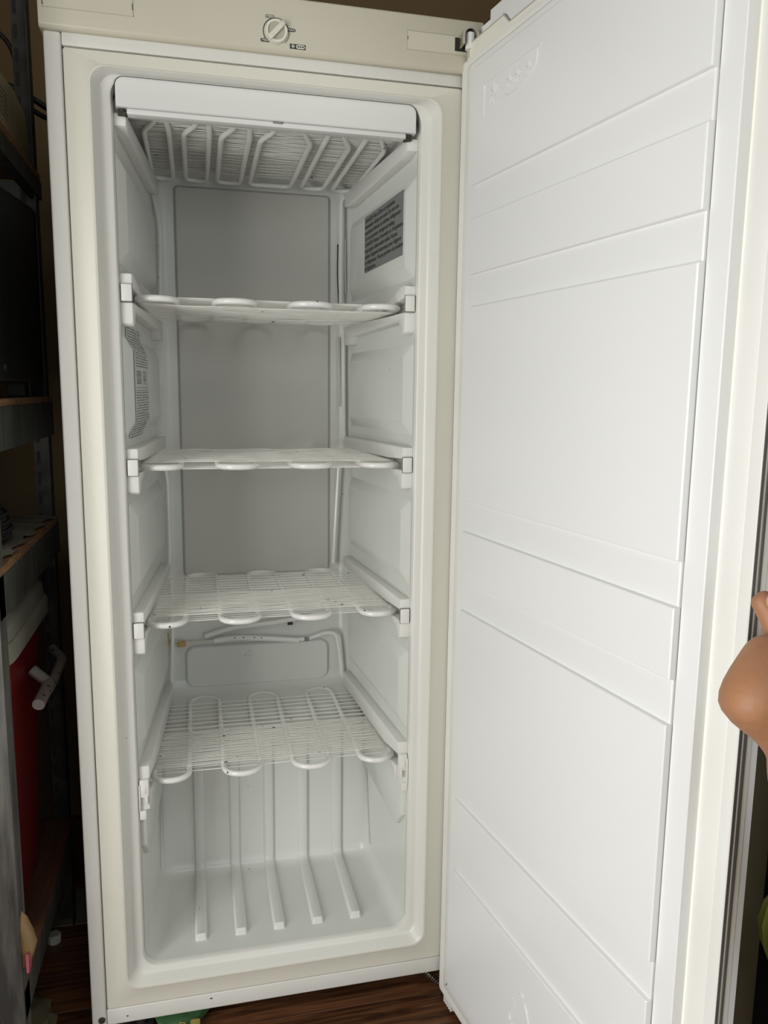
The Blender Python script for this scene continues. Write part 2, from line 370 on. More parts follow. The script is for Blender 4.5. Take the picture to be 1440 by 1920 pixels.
add_box(bm, (-.0150, -.0172, -.0036), (.0150, -.0120, .0036), .0012, 3, KT); add_box(bm, (-.0118, -.0176, -.0007), (-.0062, -.0171, .0007), .0002, 1, KT)
fin('knob_grip', bm, 'knob', TP)
bm = bmesh.new(); add_tube(bm, [(KC[0], -.0117, KC[1]), (KC[0], -.0121, KC[1])], .0112, 32, F_); fin('knob_recess', bm, 'knobgrey', TP)
for (cx, cz, s, m1) in ((.2872, 1.4117, 'MIN', 'black'), (.2940, 1.4425, 'MED', 'greyprint'), (.3230, 1.4283, 'MAX', 'black')):
    bm = bmesh.new(); p = rrect(cx - .0062, cx + .0062, cz - .0022, cz + .0022, .0021, 4)
    add_loft(bm, [[(a, -.0080, b) for a, b in p], [(a, -.0084, b) for a, b in p]], F_, False, True); fp('dial_mark', bm, m1, TP)
    textm('dial_lettering', s, .0042, 'whiteprint', TP, lambda q, cx=cx, cz=cz: F_((cx + q.x, -.0086, cz - .0014 + q.y)), 1.15, 'CENTER')
# black star rating mark
bm = bmesh.new(); add_box(bm, (.3213, -.0085, 1.4045), (.3430, -.008, 1.4108), 0, 1, F_); fp('rating_mark', bm, 'black', TP)
bm = bmesh.new(); S2 = onfront(-.0086)
for k in range(4):
    a = k * PI / 4; outline([(.3255 - .0024 * math.cos(a), 1.4077 - .0024 * math.sin(a)), (.3255 + .0024 * math.cos(a), 1.4077 + .0024 * math.sin(a))], .0006, S2, bm, .0002, False)
p = rrect(.3298, .3418, 1.4052, 1.4100, .0023, 5); add_loft(bm, [[(a, -.0085, b) for a, b in p], [(a, -.0088, b) for a, b in p]], F_, False, True)
fp('rating_symbol', bm, 'whiteprint', TP)
bm = bmesh.new()
for cx in (.3325, .3358, .3391):
    add_tube(bm, [(cx, -.0088, 1.4076), (cx, -.0091, 1.4076)], .0012, 8, F_)
fp('rating_dots', bm, 'black', TP)

# face frame: flat flange, rim bead, sloping channel, ledge to the cavity mouth
bm = bmesh.new(); nC = 8
def loop(xa, xb, za, zb, r, y): return [(a, y, b) for a, b in rrect(xa, xb, za, zb, r, nC)]
def ringloop(o, y, r=None):
    # o = inset from the flange's outer edge; the rim is narrower at the top than at the sides
    s = [.0238 + o[0], .5762 - o[0], -.0378 + o[1], 1.3792 - o[2]]
    return loop(*s, max(r if r else .004, .001), y)
LP = [ringloop((0, 0, 0), .012, .004), ringloop((0, 0, 0), .0012, .004), ringloop((.0012, .0012, .0012), 0, .003),
      ringloop((.0285, .0275, .0165), 0, .022), ringloop((.0300, .0290, .0176), -.0010, .022), ringloop((.0325, .0315, .0186), -.0004, .022)]
add_loft(bm, LP, F_)
fp('face_frame', bm, 'cream')
bm = bmesh.new()
add_loft(bm, [LP[-1], ringloop((.0350, .0340, .0196), .0030, .022), ringloop((.0400, .0385, .0206), .0155, .022), ringloop((.0425, .0405, .0210), .0185, .022),
      ringloop((.0460, .0430, .0213), .0195, .024), ringloop((.0530, .0462, .0218), .0200, .026), ringloop((.0555, .0478, .0222), .0215, .026),
      ringloop((.0572, .0490, .0226), .0260, .026), ringloop((.0580, .0498, .0230), .034, .026)], F_)
fp('mouth_rim', bm, 'rim')

# cavity liner: stepped box with large radii; side walls taper inwards towards the back
XL = lambda y: .0818 + (y - .03) * .072
def add_cav():
    bm = bmesh.new()
    prof = [(.030, .0120), (.262, .0120), (.262, .296), (.430, .316), (.430, 1.3475), (.030, 1.3475)]
    A = [bm.verts.new((XL(y), y, z)) for y, z in prof]; B = [bm.verts.new((.6 - XL(y), y, z)) for y, z in prof]
    bm.faces.new(A[::-1]); bm.faces.new(B)
    for i in range(5): bm.faces.new([A[i], A[i + 1], B[i + 1], B[i]])
    ed = [e for e in bm.edges if len(e.link_faces) == 2]
    bmesh.ops.bevel(bm, geom=ed, offset=.026, segments=7, affect='EDGES', profile=0.5, clamp_overlap=True)
    for v in bm.verts: v.co = F_(v.co)
    return bm
fp('cavity_liner', add_cav(), 'liner', auto=60)
# wall helper: side 0 left, 1 right; t = how far a point stands off the wall
def WT(side): return (lambda p: F_((XL(p[1]) + p[0], p[1], p[2]))) if side == 0 else (lambda p: F_((.6 - XL(p[1]) - p[0], p[1], p[2])))
def raised(bm, ya, yb, za, zb, h, bev, r, T):
    """soft-edged raised field on a plane; local (y,z), height t"""
    P0 = rrect(ya, yb, za, zb, r + bev, 5); P1 = rrect(ya + bev * .12, yb - bev * .12, za + bev * .12, zb - bev * .12, r + bev * .88, 5)
    P2 = rrect(ya + bev * .85, yb - bev * .85, za + bev * .85, zb - bev * .85, r + bev * .15, 5); P3 = rrect(ya + bev, yb - bev, za + bev, zb - bev, max(r, .001), 5)
    add_loft(bm, [[(0 - .001, a, b) for a, b in P0], [(h * .06, a, b) for a, b in P1], [(h * .93, a, b) for a, b in P2], [(h, a, b) for a, b in P3]], T, False, True)
S = (1.069, .818, .569, .309)
for side in (0, 1):
    T = WT(side)
    for (za, zb) in ((1.112, 1.262), (.868, 1.012), (.622, .764), (.372, .510)):
        bm = bmesh.new()
        ya, yb, bv, h = .034, .400, .020, .0105
        def bx(i, t): return [(t, ya + i, za + i), (t, yb - i, za + i), (t, yb - i, zb - i), (t, ya + i, zb - i)]
        add_prism(bm, [(ya, za), (yb, za), (yb, zb), (ya, zb)], -.001, .0003, 'x', T)
        t = bmesh.new(); cr = .022
        def oct8(i, tt, c): return [(tt, ya + i + c, za + i), (tt, yb - i - c, za + i), (tt, yb - i, za + i + c), (tt, yb - i, zb - i - c), (tt, yb - i - c, zb - i), (tt, ya + i + c, zb - i), (tt, ya + i, zb - i - c), (tt, ya + i, za + i + c)]
        add_loft(t, [oct8(0, -.001, .004), oct8(0, 0, .004), oct8(bv * .9, h * .95, .003), oct8(bv, h, .003)], ident, False, True)
        merge(bm, t, T)
        fp('side_panel', bm, 'liner', auto=28)
    # bottom side moulding beneath the lowest rail
    bm = bmesh.new()
    add_prism(bm, [(.0345, .300), (.262, .300), (.262, .20), (.10, .186), (.060, .186), (.0345, .215)], -.001, .0085, 'x', T, .0025, 2)
    fp('side_moulding', bm, 'liner')
    # shelf rails and their clips
    for k, s in enumerate(S):
        bm = bmesh.new()
        if k == 0:
            add_prism(bm, [(.031, s - .010), (.40, s - .006), (.40, s - .042), (.36, s - .043), (.34, s - .028), (.060, s - .022), (.052, s - .040), (.040, s - .044), (.031, s - .040)], -.001, .0165, 'x', T, .002, 2)
            add_prism(bm, [(.031, s + .030), (.050, s + .032), (.15, s + .010), (.15, s + .002), (.031, s + .012)], -.001, .0165, 'x', T, .002, 2)
        elif k < 3:
            add_prism(bm, [(.031, s + .031), (.40, s + .028), (.40, s + .006), (.11, s + .0085), (.031, s + .013)], -.001, .0165, 'x', T, .002, 2)
            add_prism(bm, [(.031, s - .006), (.058, s - .006), (.10, s - .008), (.085, s - .016), (.058, s - .022), (.050, s - .034), (.038, s - .038), (.031, s - .034)], -.001, .0165, 'x', T, .002, 2)
        else:
            add_prism(bm, [(.031, s + .042), (.40, s + .037), (.40, s + .008), (.11, s + .0085), (.031, s + .021)], -.001, .0165, 'x', T, .002, 2)
            add_prism(bm, [(.042, s - .004), (.075, s - .006), (.060, s - .022), (.052, s - .034), (.042, s - .034)], -.001, .0165, 'x', T, .002, 2)
        rl = fp('shelf_rail', bm, 'rail')
        T2 = T
        if k < 3:
            bm = bmesh.new(); add_box(bm, (.0010, .0282, s - .0098), (.0172, .0308, s + .0160), .0012, 2, T2); fin('clip_slot', bm, 'bellows', rl)
            bm = bmesh.new(); add_box(bm, (.0016, .0255, s - .0090), (.0166, .032, s + .0152), .0016, 3, T2); fin('shelf_clip', bm, 'rail', rl)
        else:
            bm = bmesh.new()
            add_box(bm, (.0010, .026, s - .008), (.0150, .034, s + .021), .0014, 2, T2)
            add_box(bm, (.0100, .024, s - .020), (.0135, .036, s - .004), .001, 2, T2)
            add_box(bm, (.0000, .024, s - .032), (.0022, .036, s + .014), .001, 2, T2)
            add_box(bm, (.0000, .025, s - .045), (.0105, .036, s - .030), .0014, 2, T2)
            add_box(bm, (.0040, .0248, s - .002), (.0110, .030, s + .010), .001, 2, T2)
            fin('shelf_clip', bm, 'rail', rl)
            bm = bmesh.new(); add_box(bm, (.0006, .0305, s - .0300), (.0156, .0312, s + .0215), .0006, 1, T2); fin('clip_slot', bm, 'liner', rl)
    # top rail moulding carrying the ceiling evaporator
    bm = bmesh.new(); add_prism(bm, [(.031, 1.314), (.405, 1.318), (.405, 1.292), (.36, 1.286), (.06, 1.290), (.031, 1.296)], -.001, .0165, 'x', T, .003, 2)
    fp('top_rail_moulding', bm, 'rail')
# back fields
BT = lambda p: F_((p[1], .430 - p[0], p[2]))
bm = bmesh.new(); raised(bm, .150, .451, .560, 1.318, .0090, .0055, .004, BT); fp('back_panel', bm, 'backpanel')
bm = bmesh.new(); raised(bm, .149, .449, .322, .4140, .0090, .0050, .016, BT); BP = fp('lower_back_panel', bm, 'liner')
bm = bmesh.new(); add_prism(bm, [(.405, .300), (.431, .300), (.431, .325), (.428, .3245)], .190, .372, 'x', F_, .002, 2); fp('back_ledge', bm, 'liner')
# embossed recycling triangle and lettering on the lower back field
bm = bmesh.new()
tri = [(.2790 + .011 * math.cos(math.radians(90 + 120 * k)), .3905 + .011 * math.sin(math.radians(90 + 120 * k))) for k in range(3)]
for k in range(3):
    a, b = Vector(tri[k]), Vector(tri[(k + 1) % 3]); d = b - a
    outline([tuple(a + d * .12), tuple(a + d * .82)], .0014, lambda p: F_((p[0], .4212 - p[2], p[1])), bm, .0006, False)
    e = a + d * .82; nn = Vector((-d.y, d.x)).normalized() * .003; bk = d.normalized() * .004
    outline([tuple(e - bk + nn), tuple(e), tuple(e - bk - nn)], .0012, lambda p: F_((p[0], .4212 - p[2], p[1])), bm, .0006, False)
fin('recycling_emblem', bm, 'liner', BP)
textm('moulded_lettering', '>PS<', .008, 'liner', BP, lambda q: F_((.279 + q.x, .4204, .368 + q.y)), 1.2, 'CENTER')
# wavy ribs up the compressor step and over the floor
for k, rx in enumerate((.1705, .2375, .3030, .3700, .4380)):
    path = fillet([(0, .2625, .293), (0, .2625, .0115), (0, .0660, .0115)], .030, 8)
    loops = []
    N = len(path)
    for i, q in enumerate(path):
        tn = (path[min(i + 1, N - 1)] - path[max(i - 1, 0)]).normalized(); nrm = Vector((0, -tn.z * -1, tn.y)) if False else Vector((0, tn.z, -tn.y))
        if i == 0: nrm = Vector((0, -1, 0))
        if nrm.y > 0 or nrm.z < -.5: nrm = -nrm
        h = .0080 + (.0035 * min(1, max(0, (.262 - q.y) / .12)))
        w = .0105
        loops.append([q + nrm * a + Vector((rx + b * w, 0, 0)) for a, b in ((-.002, -1.02), (h * .10, -.98), (h * .90, -.72), (h, -.62), (h, .62), (h * .90, .72), (h * .10, .98), (-.002, 1.02))])
    e = path[-1] + Vector((0, -.0035, 0))
    loops.append([e + Vector((rx + b * .0105, 0, a)) for a, b in ((-.002, -1), (.0003, -.95), (.0008, -.6), (.001, -.5), (.001, .5), (.0008, .6), (.0003, .95), (-.002, 1))])
    bm = bmesh.new(); add_loft(bm, loops, F_, True, True); fp('liner_rib', bm, 'liner', auto=70)
# cover across the top of the mouth
bm = bmesh.new()
def cov(i, y): 
    r = .012; p = []
    xa, xb, za, zb = .0862 + i, .5112 - i, 1.3168 + i, 1.3558 - i
    p += [(xb, za), (xb, zb - r)] + [(xb - r + r * math.cos(math.radians(a)), zb - r + r * math.sin(math.radians(a))) for a in (15, 30, 45, 60, 75, 90)]
    p += [(xa + r + r * math.cos(math.radians(a)), zb - r + r * math.sin(math.radians(a))) for a in (90, 105, 120, 135, 150, 165, 180)] + [(xa, za)]
    return [(a, y, b) for a, b in p]
add_loft(bm, [cov(0, .040), cov(0, .0172), cov(.0012, .0160)], F_, True, True); CV = fp('evaporator_cover', bm, 'cover')
bm = bmesh.new(); p0 = [(a, b if b > 1.32 else 1.3190) for a, _, b in cov(-.0012, 0)]; add_loft(bm, [[(a, .0260, b) for a, b in p0], [(a, .0190, b) for a, b in p0]], F_, True, True); fin('cover_gap', bm, 'gap', CV)
fbox('cover_underlip', (.100, .0205, 1.3095), (.497, .040, 1.3168), 'cover', .0015, parent=CV)
fbox('cover_tab', (.300, .0195, 1.3140), (.314, .022, 1.3172), 'labelgrey', .0004, parent=CV)
for cx in (.0935, .5010):
    bm = bmesh.new(); add_box(bm, (cx - .006, .024, 1.3085), (cx + .006, .036, 1.3168), .001, 1, F_); add_box(bm, (cx - .003, .0215, 1.3120), (cx + .003, .026, 1.3160), .0015, 2, F_); fin('cover_screw', bm, 'rust', CV)

# evaporator shelves: serpentine coil under welded wires
PX = (.1010, .1580, .2150, .2755, .3320, .3935, .4470, .5030)
def make_coil(z, kink=False):
    R_ = .0049; pts = [Vector((PX[0], .400, z)), Vector((PX[0], .30, z))]
    yf, yb = .0580, .4010
    def arc(xa, xb, yc, sgn):
        c = (xa + xb) / 2; rr = (xb - xa) / 2; out = []
        for k in range(0, 13):
            a = PI - PI * k / 12
            out.append(Vector((c + rr * math.cos(a), yc + sgn * min(rr, 1) * math.sin(a) * .9, z)))
        return out
    pts = [Vector((PX[0], .396, z))]
    for i in range(7):
        rr = (PX[i + 1] - PX[i]) / 2 * .9
        if i % 2 == 0:
            seg = arc(PX[i], PX[i + 1], yf + rr, -1)
            if kink:   # the ceiling coil climbs out of sight behind the cover
                seg = [Vector((PX[i] + .004, .150, z))] + [Vector((q.x + (.010 if q.x < (PX[i] + PX[i + 1]) / 2 else .010), q.y + .03, z + .020)) for q in seg] + [Vector((PX[i + 1] - .002, .150, z))]
            pts += [Vector((PX[i], .30, z)), Vector((PX[i], .17, z))] + seg + [Vector((PX[i + 1], .17, z)), Vector((PX[i + 1], .30, z))]
        else: pts += arc(PX[i], PX[i + 1], yb - rr, 1)
    pts.append(Vector((PX[7], .396, z)))
    return pts, R_
WIRE = {}
def wire_mesh(v):
    if v in WIRE: return WIRE[v]
    random.seed(100 + v); bm = bmesh.new(); a1, a2, ph = random.uniform(.0002, .0007), random.uniform(.0001, .0004), random.uniform(0, 6)
    pts = []
    for i in range(29):
        x = .0995 + (.5045 - .0995) * i / 28
        sag = a1 * math.sin((x - .1) * 2 * PI / .1145 + (0 if v < 6 else PI)) + a2 * math.sin(x * 40 + ph)
        pts.append((x - .3, 0, sag))
    add_tube(bm, pts, .00088, 5)
    bmesh.ops.recalc_face_normals(bm, faces=bm.faces)
    me = bpy.data.meshes.new('wire'); bm.to_mesh(me); bm.free()
    for p in me.polygons: p.use_smooth = True
    me.materials.append(MT['wire']); WIRE[v] = me; return me
def wire_ys():
    ys = [.0940 + .0061 * i for i in range(23)]
    y = ys[-1] + .0165
    while y < .372: ys.append(y); y += .0185
    return ys
def make_shelf(z, above, kink=False):
    bm = bmesh.new()
    if kink:
        R_ = .0042
        for xa, xb, sa, sb in ((.1160, .1530, .019, -.003), (.1746, .2130, .020, -.001), (.2310, .2740, .020, -.002), (.2910, .3690, .020, -.014), (.3890, .4315, .004, -.016), (.4490, .4900, .004, -.014)):
            rr = min((xb - xa) / 2, .018)
            p = fillet([(xa + sa, .055, z + .016), (xa + sa, .095, z + .006), (xa, .128, z), (xa, .398, z), (xb, .398, z), (xb, .128, z), (xb + sb, .095, z + .006), (xb + sb, .055, z + .016)], [0, .012, .012, rr, rr, .012, .012, 0], 5)
            add_tube(bm, p, R_, 10, F_)
    else:
        pts, R_ = make_coil(z, kink); add_tube(bm, pts, R_, 10, F_)
    sh = fp('evaporator_shelf', bm, 'coil', auto=60)
    ys = wire_ys(); random.seed(int(z * 1000))
    zu, zd = z + R_ + .0007, z - R_ - .0007
    if kink: zd = z + R_ + .0006; zu = z + R_ + .0040
    for i, y in enumerate(ys):                       # the layer the camera sees: one object per wire
        w = link('wire', wire_mesh(random.randrange(12)), None, sh)
        w.location = F_((.3 + random.uniform(-.0012, .0012), y + random.uniform(-.0005, .0005), zu if above else zd))
    bm = bmesh.new()
    for iy, y in enumerate(ys):
        if iy < 23 and iy % 2: continue
        yy = y + .0028 + random.uniform(-.0005, .0005)
        add_tube(bm, [(.1005, yy, zd if above else zu), (.25, yy, (zd if above else zu) + random.uniform(-.0004, .0004)), (.35, yy, (zd if above else zu) + random.uniform(-.0004, .0004)), (.5035, yy, zd if above else zu)], .00088, 5, F_)
    fin('hidden_wires', bm, 'wire', sh, kind='stuff')
    return sh
make_shelf(1.3215, False, True)
make_shelf(S[0], False)
for s in S[1:]: make_shelf(s, True)
# refrigerant tubes in the back corners
def ftube(name, pts, r, m, rad=.02, n=8, parent=FZ, **k):
    bm = bmesh.new(); add_tube(bm, fillet(pts, rad, 5), r, n, F_); return fp(name, bm, m, parent, **k)
ftube('refrigerant_tube', [(.1010, .396, 1.3215), (.101, .412, 1.3215), (.1165, .414, 1.29), (.1245, .405, 1.24), (.1225, .405, 1.105), (.115, .405, 1.072), (.101, .396, 1.069)], .0042, 'coil')
ftube('refrigerant_tube', [(.101, .396, .818), (.113, .407, .812), (.1255, .405, .77), (.1255, .405, .60), (.116, .405, .572), (.101, .396, .569)], .0042, 'coil')
ftube('refrigerant_tube', [(.127, .405, .560), (.126, .405, .44), (.121, .405, .335), (.113, .405, .312), (.101, .396, .309)], .0042, 'coil')
ftube('refrigerant_tube', [(.503, .396, 1.3215), (.497, .407, 1.318), (.4700, .409, 1.312), (.4695, .408, 1.25), (.4695, .408, 1.110)], .0042, 'coil')
ftube('refrigerant_tube', [(.503, .396, 1.069), (.497, .407, 1.066), (.4760, .409, 1.060), (.4745, .408, 1.02), (.4765, .408, .845), (.484, .406, .822), (.503, .396, .818)], .0042, 'coil')
ftube('refrigerant_tube', [(.4690, .410, .815), (.4650, .410, .76), (.4560, .412, .58)], .0038, 'coil')
ftube('refrigerant_tube', [(.375, .4155, .4170), (.405, .4155, .4170), (.440, .412, .4300), (.462, .410, .428), (.4680, .408, .40), (.4760, .408, .335), (.486, .404, .312), (.503, .396, .309)], .0042, 'coil')
ftube('pale_sleeved_tube', [(.112, .412, .432), (.150, .414, .4235), (.212, .416, .4245), (.2115, .416, .4245)], .0030, 'sleeve', .01)
ftube('drain_sleeve', [(.208, .4165, .4240), (.250, .416, .4290), (.320, .416, .4230), (.383, .4155, .4150)], .0058, 'coil', .02)
ftube('drain_sleeve', [(.190, .417, .4350), (.240, .416, .4500), (.349, .414, .4590), (.44, .412, .472)], .0050, 'coil', .03)
for q in ((.250, .429), (.268, .4285), (.290, .4270), (.305, .4255)):
    bm = bmesh.new(); add_tube(bm, [(q[0], .4120, q[1] + .0012), (q[0], .4098, q[1] + .0012)], .0012, 6, F_); fp('sleeve_hole', bm, 'gap')
fbox('brown_tape', (.1050, .4020, .4215), (.1185, .4160, .4480), 'tape', .002)
fbox('brown_tape', (.1340, .4080, .4175), (.1515, .4195, .4285), 'tape', .002)
fbox('dark_clip', (.3945, .4085, .4135), (.4040, .4150, .4215), 'labelgrey', .0006)
fbox('dark_clip', (.3590, .4080, .4515), (.3700, .4090 + .004, .4565), 'black', .0006)
ftube('sensor_lead', [(.4655, .4225, 1.2250), (.4650, .4200, 1.2150), (.4640, .4180, 1.165), (.4668, .4180, 1.115), (.4660, .4200, 1.09)], .0013, 'cable', .02, 6)
ftube('sensor_stick', [(.4655, .4190, 1.045), (.4672, .4180, .98), (.4690, .4180, .905)], .0018, 'sleeve', .02, 6)
ftube('sensor_lead', [(.4800, .418, 1.235), (.4785, .415, 1.19), (.4810, .418, 1.13)], .0016, 'coil', .02, 6)

# danger label on the right wall panel, with its text
LT = WT(1); h0 = .0109
def lab(u, v):                                           # u 0..1 from back to front, v 0..1 bottom to top
    y = .276 + (.062 - .276) * u; z0_, z1_ = 1.1500, 1.2480
    return (h0, y, z0_ + (z1_ - z0_) * v)
bm = bmesh.new()
add_loft(bm, [[lab(0, 0), lab(1, 0), lab(1, 1), lab(0, 1)], [(h0 + .0003, *lab(a, b)[1:]) for a, b in ((0, 0), (1, 0), (1, 1), (0, 1))]], LT, False, True)
LB = fp('danger_label', bm, 'labelgrey', label='grey rectangular warning label with dark text')
lines = ['DANGER\u2013Risk of fire or explosion.', 'Flammable refrigerant used. Do not use', 'mechanical devices to defrost refrigerator.', 'Do not puncture refrigerant tubing.',
         'DANGER\u2013Risque d\u2019incendie ou d\u2019explosion.', 'Frigorig\u00e8ne inflammable utilis\u00e9. Ne pas', 'utiliser d\u2019appareil m\u00e9canique pour d\u00e9givrer', 'le r\u00e9frig\u00e9rateur. Ne pas perforer la conduite', 'de frigorig\u00e8ne.']
for i, s in enumerate(lines):
    zt = 1.2480 - .0115 - i * .0104
    textm('label_lettering', s, .0100, 'labeltext', LB, lambda q, zt=zt: LT((h0 + .0006, .274 - q.x, zt + q.y)), 1.19)
# rating sticker wrapped over the left wall panel
bm = bmesh.new(); ST = WT(0)
def stk(y, z):
    # stand-off of the left side panel under the sticker
    d = min(max((1.012 - z) / .020, 0), 1) * min(max((z - .868) / .020, 0), 1); e = min(max((y - .034) / .020, 0), 1)
    return .0105 * min(d, 1) * e + .0009
ys = [.062 + (.215 - .062) * i / 4 for i in range(5)]; zs = [.862, .868, .878, .888, .90, .94, .98, .992, 1.002, 1.012, 1.022, 1.030]
g = [[bm.verts.new(ST((stk(y, z), y, z))) for y in ys] for z in zs]
for i in range(len(zs) - 1):
    for j in range(4): bm.faces.new([g[i][j], g[i][j + 1], g[i + 1][j + 1], g[i + 1][j]])
SK = fp('rating_sticker', bm, 'paper', label='pale sticker with bar code and small dark print')
bm = bmesh.new(); random.seed(5)
def ink(ya, yb, za, zb):
    a = [(stk(y, z) + .0005, y, z) for y, z in ((ya, za), (yb, za), (yb, zb), (ya, zb))]
    bm.faces.new([bm.verts.new(ST(q)) for q in a])
for i in range(13): zz = .944 + i * .0016; ink(.082, .128, zz, zz + random.choice((.0006, .0011)))
for i in range(12): zz = .944 + i * .0018; ink(.150, .185, zz, zz + random.choice((.0005, .0011)))
ink(.07, .20, .9380, .9388); ink(.07, .20, .9340, .9346)
for row in range(42):
    zz = 1.026 - row * .0040
    if .930 < zz < .970: continue
    y = .070 + random.uniform(0, .01)
    while y < .200:
        w = random.uniform(.003, .014); ink(y, min(y + w, .206), zz, zz + .0017); y += w + random.uniform(.003, .010)
bmesh.ops.recalc_face_normals(bm, faces=bm.faces)
me = bpy.data.meshes.new('sticker_print'); bm.to_mesh(me); bm.free(); link('sticker_print', me, 'stickerink', SK)

# ------------------------------------------------------------------ hinge
bm = bmesh.new()
add_box(bm, (.5602, -.0095, 1.4262), (.5810, -.0070, 1.4445), .0005, 1, F_); fp('hinge_slot', bm, 'gap')
bm = bmesh.new(); hl = []
for k in range(13):
    a = PI - PI * k / 12; cx, cz = .5775, 1.4405
    hl.append([(cx + rr * math.cos(a), y, cz + rr * 1.05 * math.sin(a) if rr else cz) for rr, y in ((.0125, -.008), (.0125, -.030), (.0090, -.030), (.0090, -.008))])
hl = [[(.5650, y, 1.4285) for y in (-.008, -.030)] + [(.5685, y, 1.4285) for y in (-.030, -.008)]] + hl + [[(.5900, y, 1.4285) for y in (-.008, -.030)] + [(.5865, y, 1.4285) for y in (-.030, -.008)]]
add_loft(bm, hl, F_, True, True); fp('top_hinge', bm, 'steel', label='curved bare metal hinge bracket')
bm = bmesh.new(); add_tube(bm, [(.5790, -.020, 1.4250), (.5790, -.020, 1.4470)], .0065, 16, F_); fp('hinge_pin', bm, 'rail')
bm = bmesh.new()
hp = [Vector((.5560 + .0036 * k, .034 - .0006 * k, -.0880 - .0034 * k)) for k in range(9)]
for i, q in enumerate(hp): add_tube(bm, [q, q + Vector((.0022, -.0009, -.0017))], .0060 if i % 2 == 0 else .0052, 12, F_)
fp('bottom_hinge_pin', bm, 'steel')
fbox('bottom_hinge', (.550, .012, -.0745), (.598, .050, -.0685), 'labelgrey', .001)

# ------------------------------------------------------------------ the door (open about 98 degrees)
HX, HY, AN = .56118, -.042, .148057
DU = Vector((math.sin(AN), -math.cos(AN), 0)); DN = Vector((-math.cos(AN), -math.sin(AN), 0))
DO = Vector((HX, HY, 0))
def DW(u, n, z): return DO + DU * u + DN * n + Vector((0, 0, z))
def D_(p): return F_(DW(p[0], p[1], p[2]))               # p = (u along door, n towards cavity, z)
UE0, UE1 = -.0360, .5570
ZD0, ZD1 = -.0960, 1.4110
# outer skin and caps
bm = bmesh.new()
poly = [(UE0 + .004, -.037), (UE1 - .001, -.037), (UE1 - .001, -.0450), (UE1 - .0035, -.0480), (UE1 - .016, -.0570), (UE1 - .034, -.0670), (UE1 - .06, -.0720), (.26, -.076), (UE0 + .05, -.072), (UE0 + .012, -.066), (UE0 + .004, -.056)]
add_prism(bm, poly, ZD0 + .006, 1.4565, 'z', D_, 0)
DR = fp('freezer_door', bm, 'doorskin', label='white freezer door swung open, ribbed inner face')
bm = bmesh.new(); add_prism(bm, [(UE0 + .008, ZD0 + .004), (UE1 - .0006, ZD0 + .004), (UE1 - .0006, 1.4200), (.0900, 1.4200), (.0760, 1.4345), (UE0 + .008, 1.4345)], -.037, -.0215, 'y', D_, .0008, 1)
fin('door_edge_frame', bm, 'doorframe', DR)
bm = bmesh.new(); add_prism(bm, [(.0790, 1.4345), (.0925, 1.4205), (UE1 - .004, 1.4205), (UE1 - .004, 1.4560), (.0365, 1.4560), (.0365, 1.4345)], -.040, -.0225, 'y', D_, .0006, 1)
fin('door_top_cap', bm, 'door', DR)
bm = bmesh.new(); add_box(bm, (.0225, -.052, 1.4340), (.0265, -.036, 1.4535), .0006, 1, D_); add_box(bm, (.0225, -.052, 1.4505), (.0370, -.036, 1.4535), .0006, 1, D_); fin('door_top_tab', bm, 'door', DR)
bm = bmesh.new(); add_box(bm, (-.0225, -.0212, 1.4150), (-.0210, -.0206, 1.4310), 0, 1, D_); add_box(bm, (-.0265, -.0212, 1.4135), (-.0258, -.0206, 1.4335), 0, 1, D_)
add_box(bm, (-.027, -.0212, 1.4333), (.0750, -.0206, 1.4343), 0, 1, D_); add_box(bm, (.0900, -.0217, 1.4195), (.55, -.0211, 1.4206), 0, 1, D_)
outline([(.0748, 1.4350), (.0880, 1.4225)], .0022, lambda p: D_((p[0], -.0216 + p[2], p[1])), bm, .0006, False)
fin('cap_seam', bm, 'knobgrey', DR)
# end folds seen on the free edge
bm = bmesh.new()
add_box(bm, (UE1 - .012, -.0228, ZD0 + .004), (UE1 + .0003, -.0194, ZD1 - .004), .0003, 1, D_)
add_box(bm, (UE1 - .014, -.0296, ZD0 + .004), (UE1 + .0001, -.0270, ZD1 - .004), .0003, 1, D_)
fin('gasket_fold', bm, 'bellows', DR)
bm = bmesh.new(); add_tube(bm, [(UE1 - .0016, -.0249, ZD0 + .005), (UE1 - .0016, -.0249, ZD1 - .005)], .0021, 10, D_); fin('gasket_bead', bm, 'bead', DR)
# gasket ring
bm = bmesh.new()
def gl(w, n, top=None):
    r = max(.003, .006 - w * .1); return [(a, n, b) for a, b in rrect(UE0 + w, UE1 - w, ZD0 + w, ZD1 - w * .55, r, 3)]
prof = [(.0035, -.0290), (.0010, -.0225), (0, -.0192), (.0010, -.0182), (.0120, -.0184), (.0140, -.0192), (.0160, -.0184), (.0330, -.0186), (.0380, -.0200), (.0400, -.0198), (.0415, -.0215), (.0415, -.0285)]
add_loft(bm, [gl(w, n) for w, n in prof], D_); fin('door_gasket', bm, 'gasket', DR)
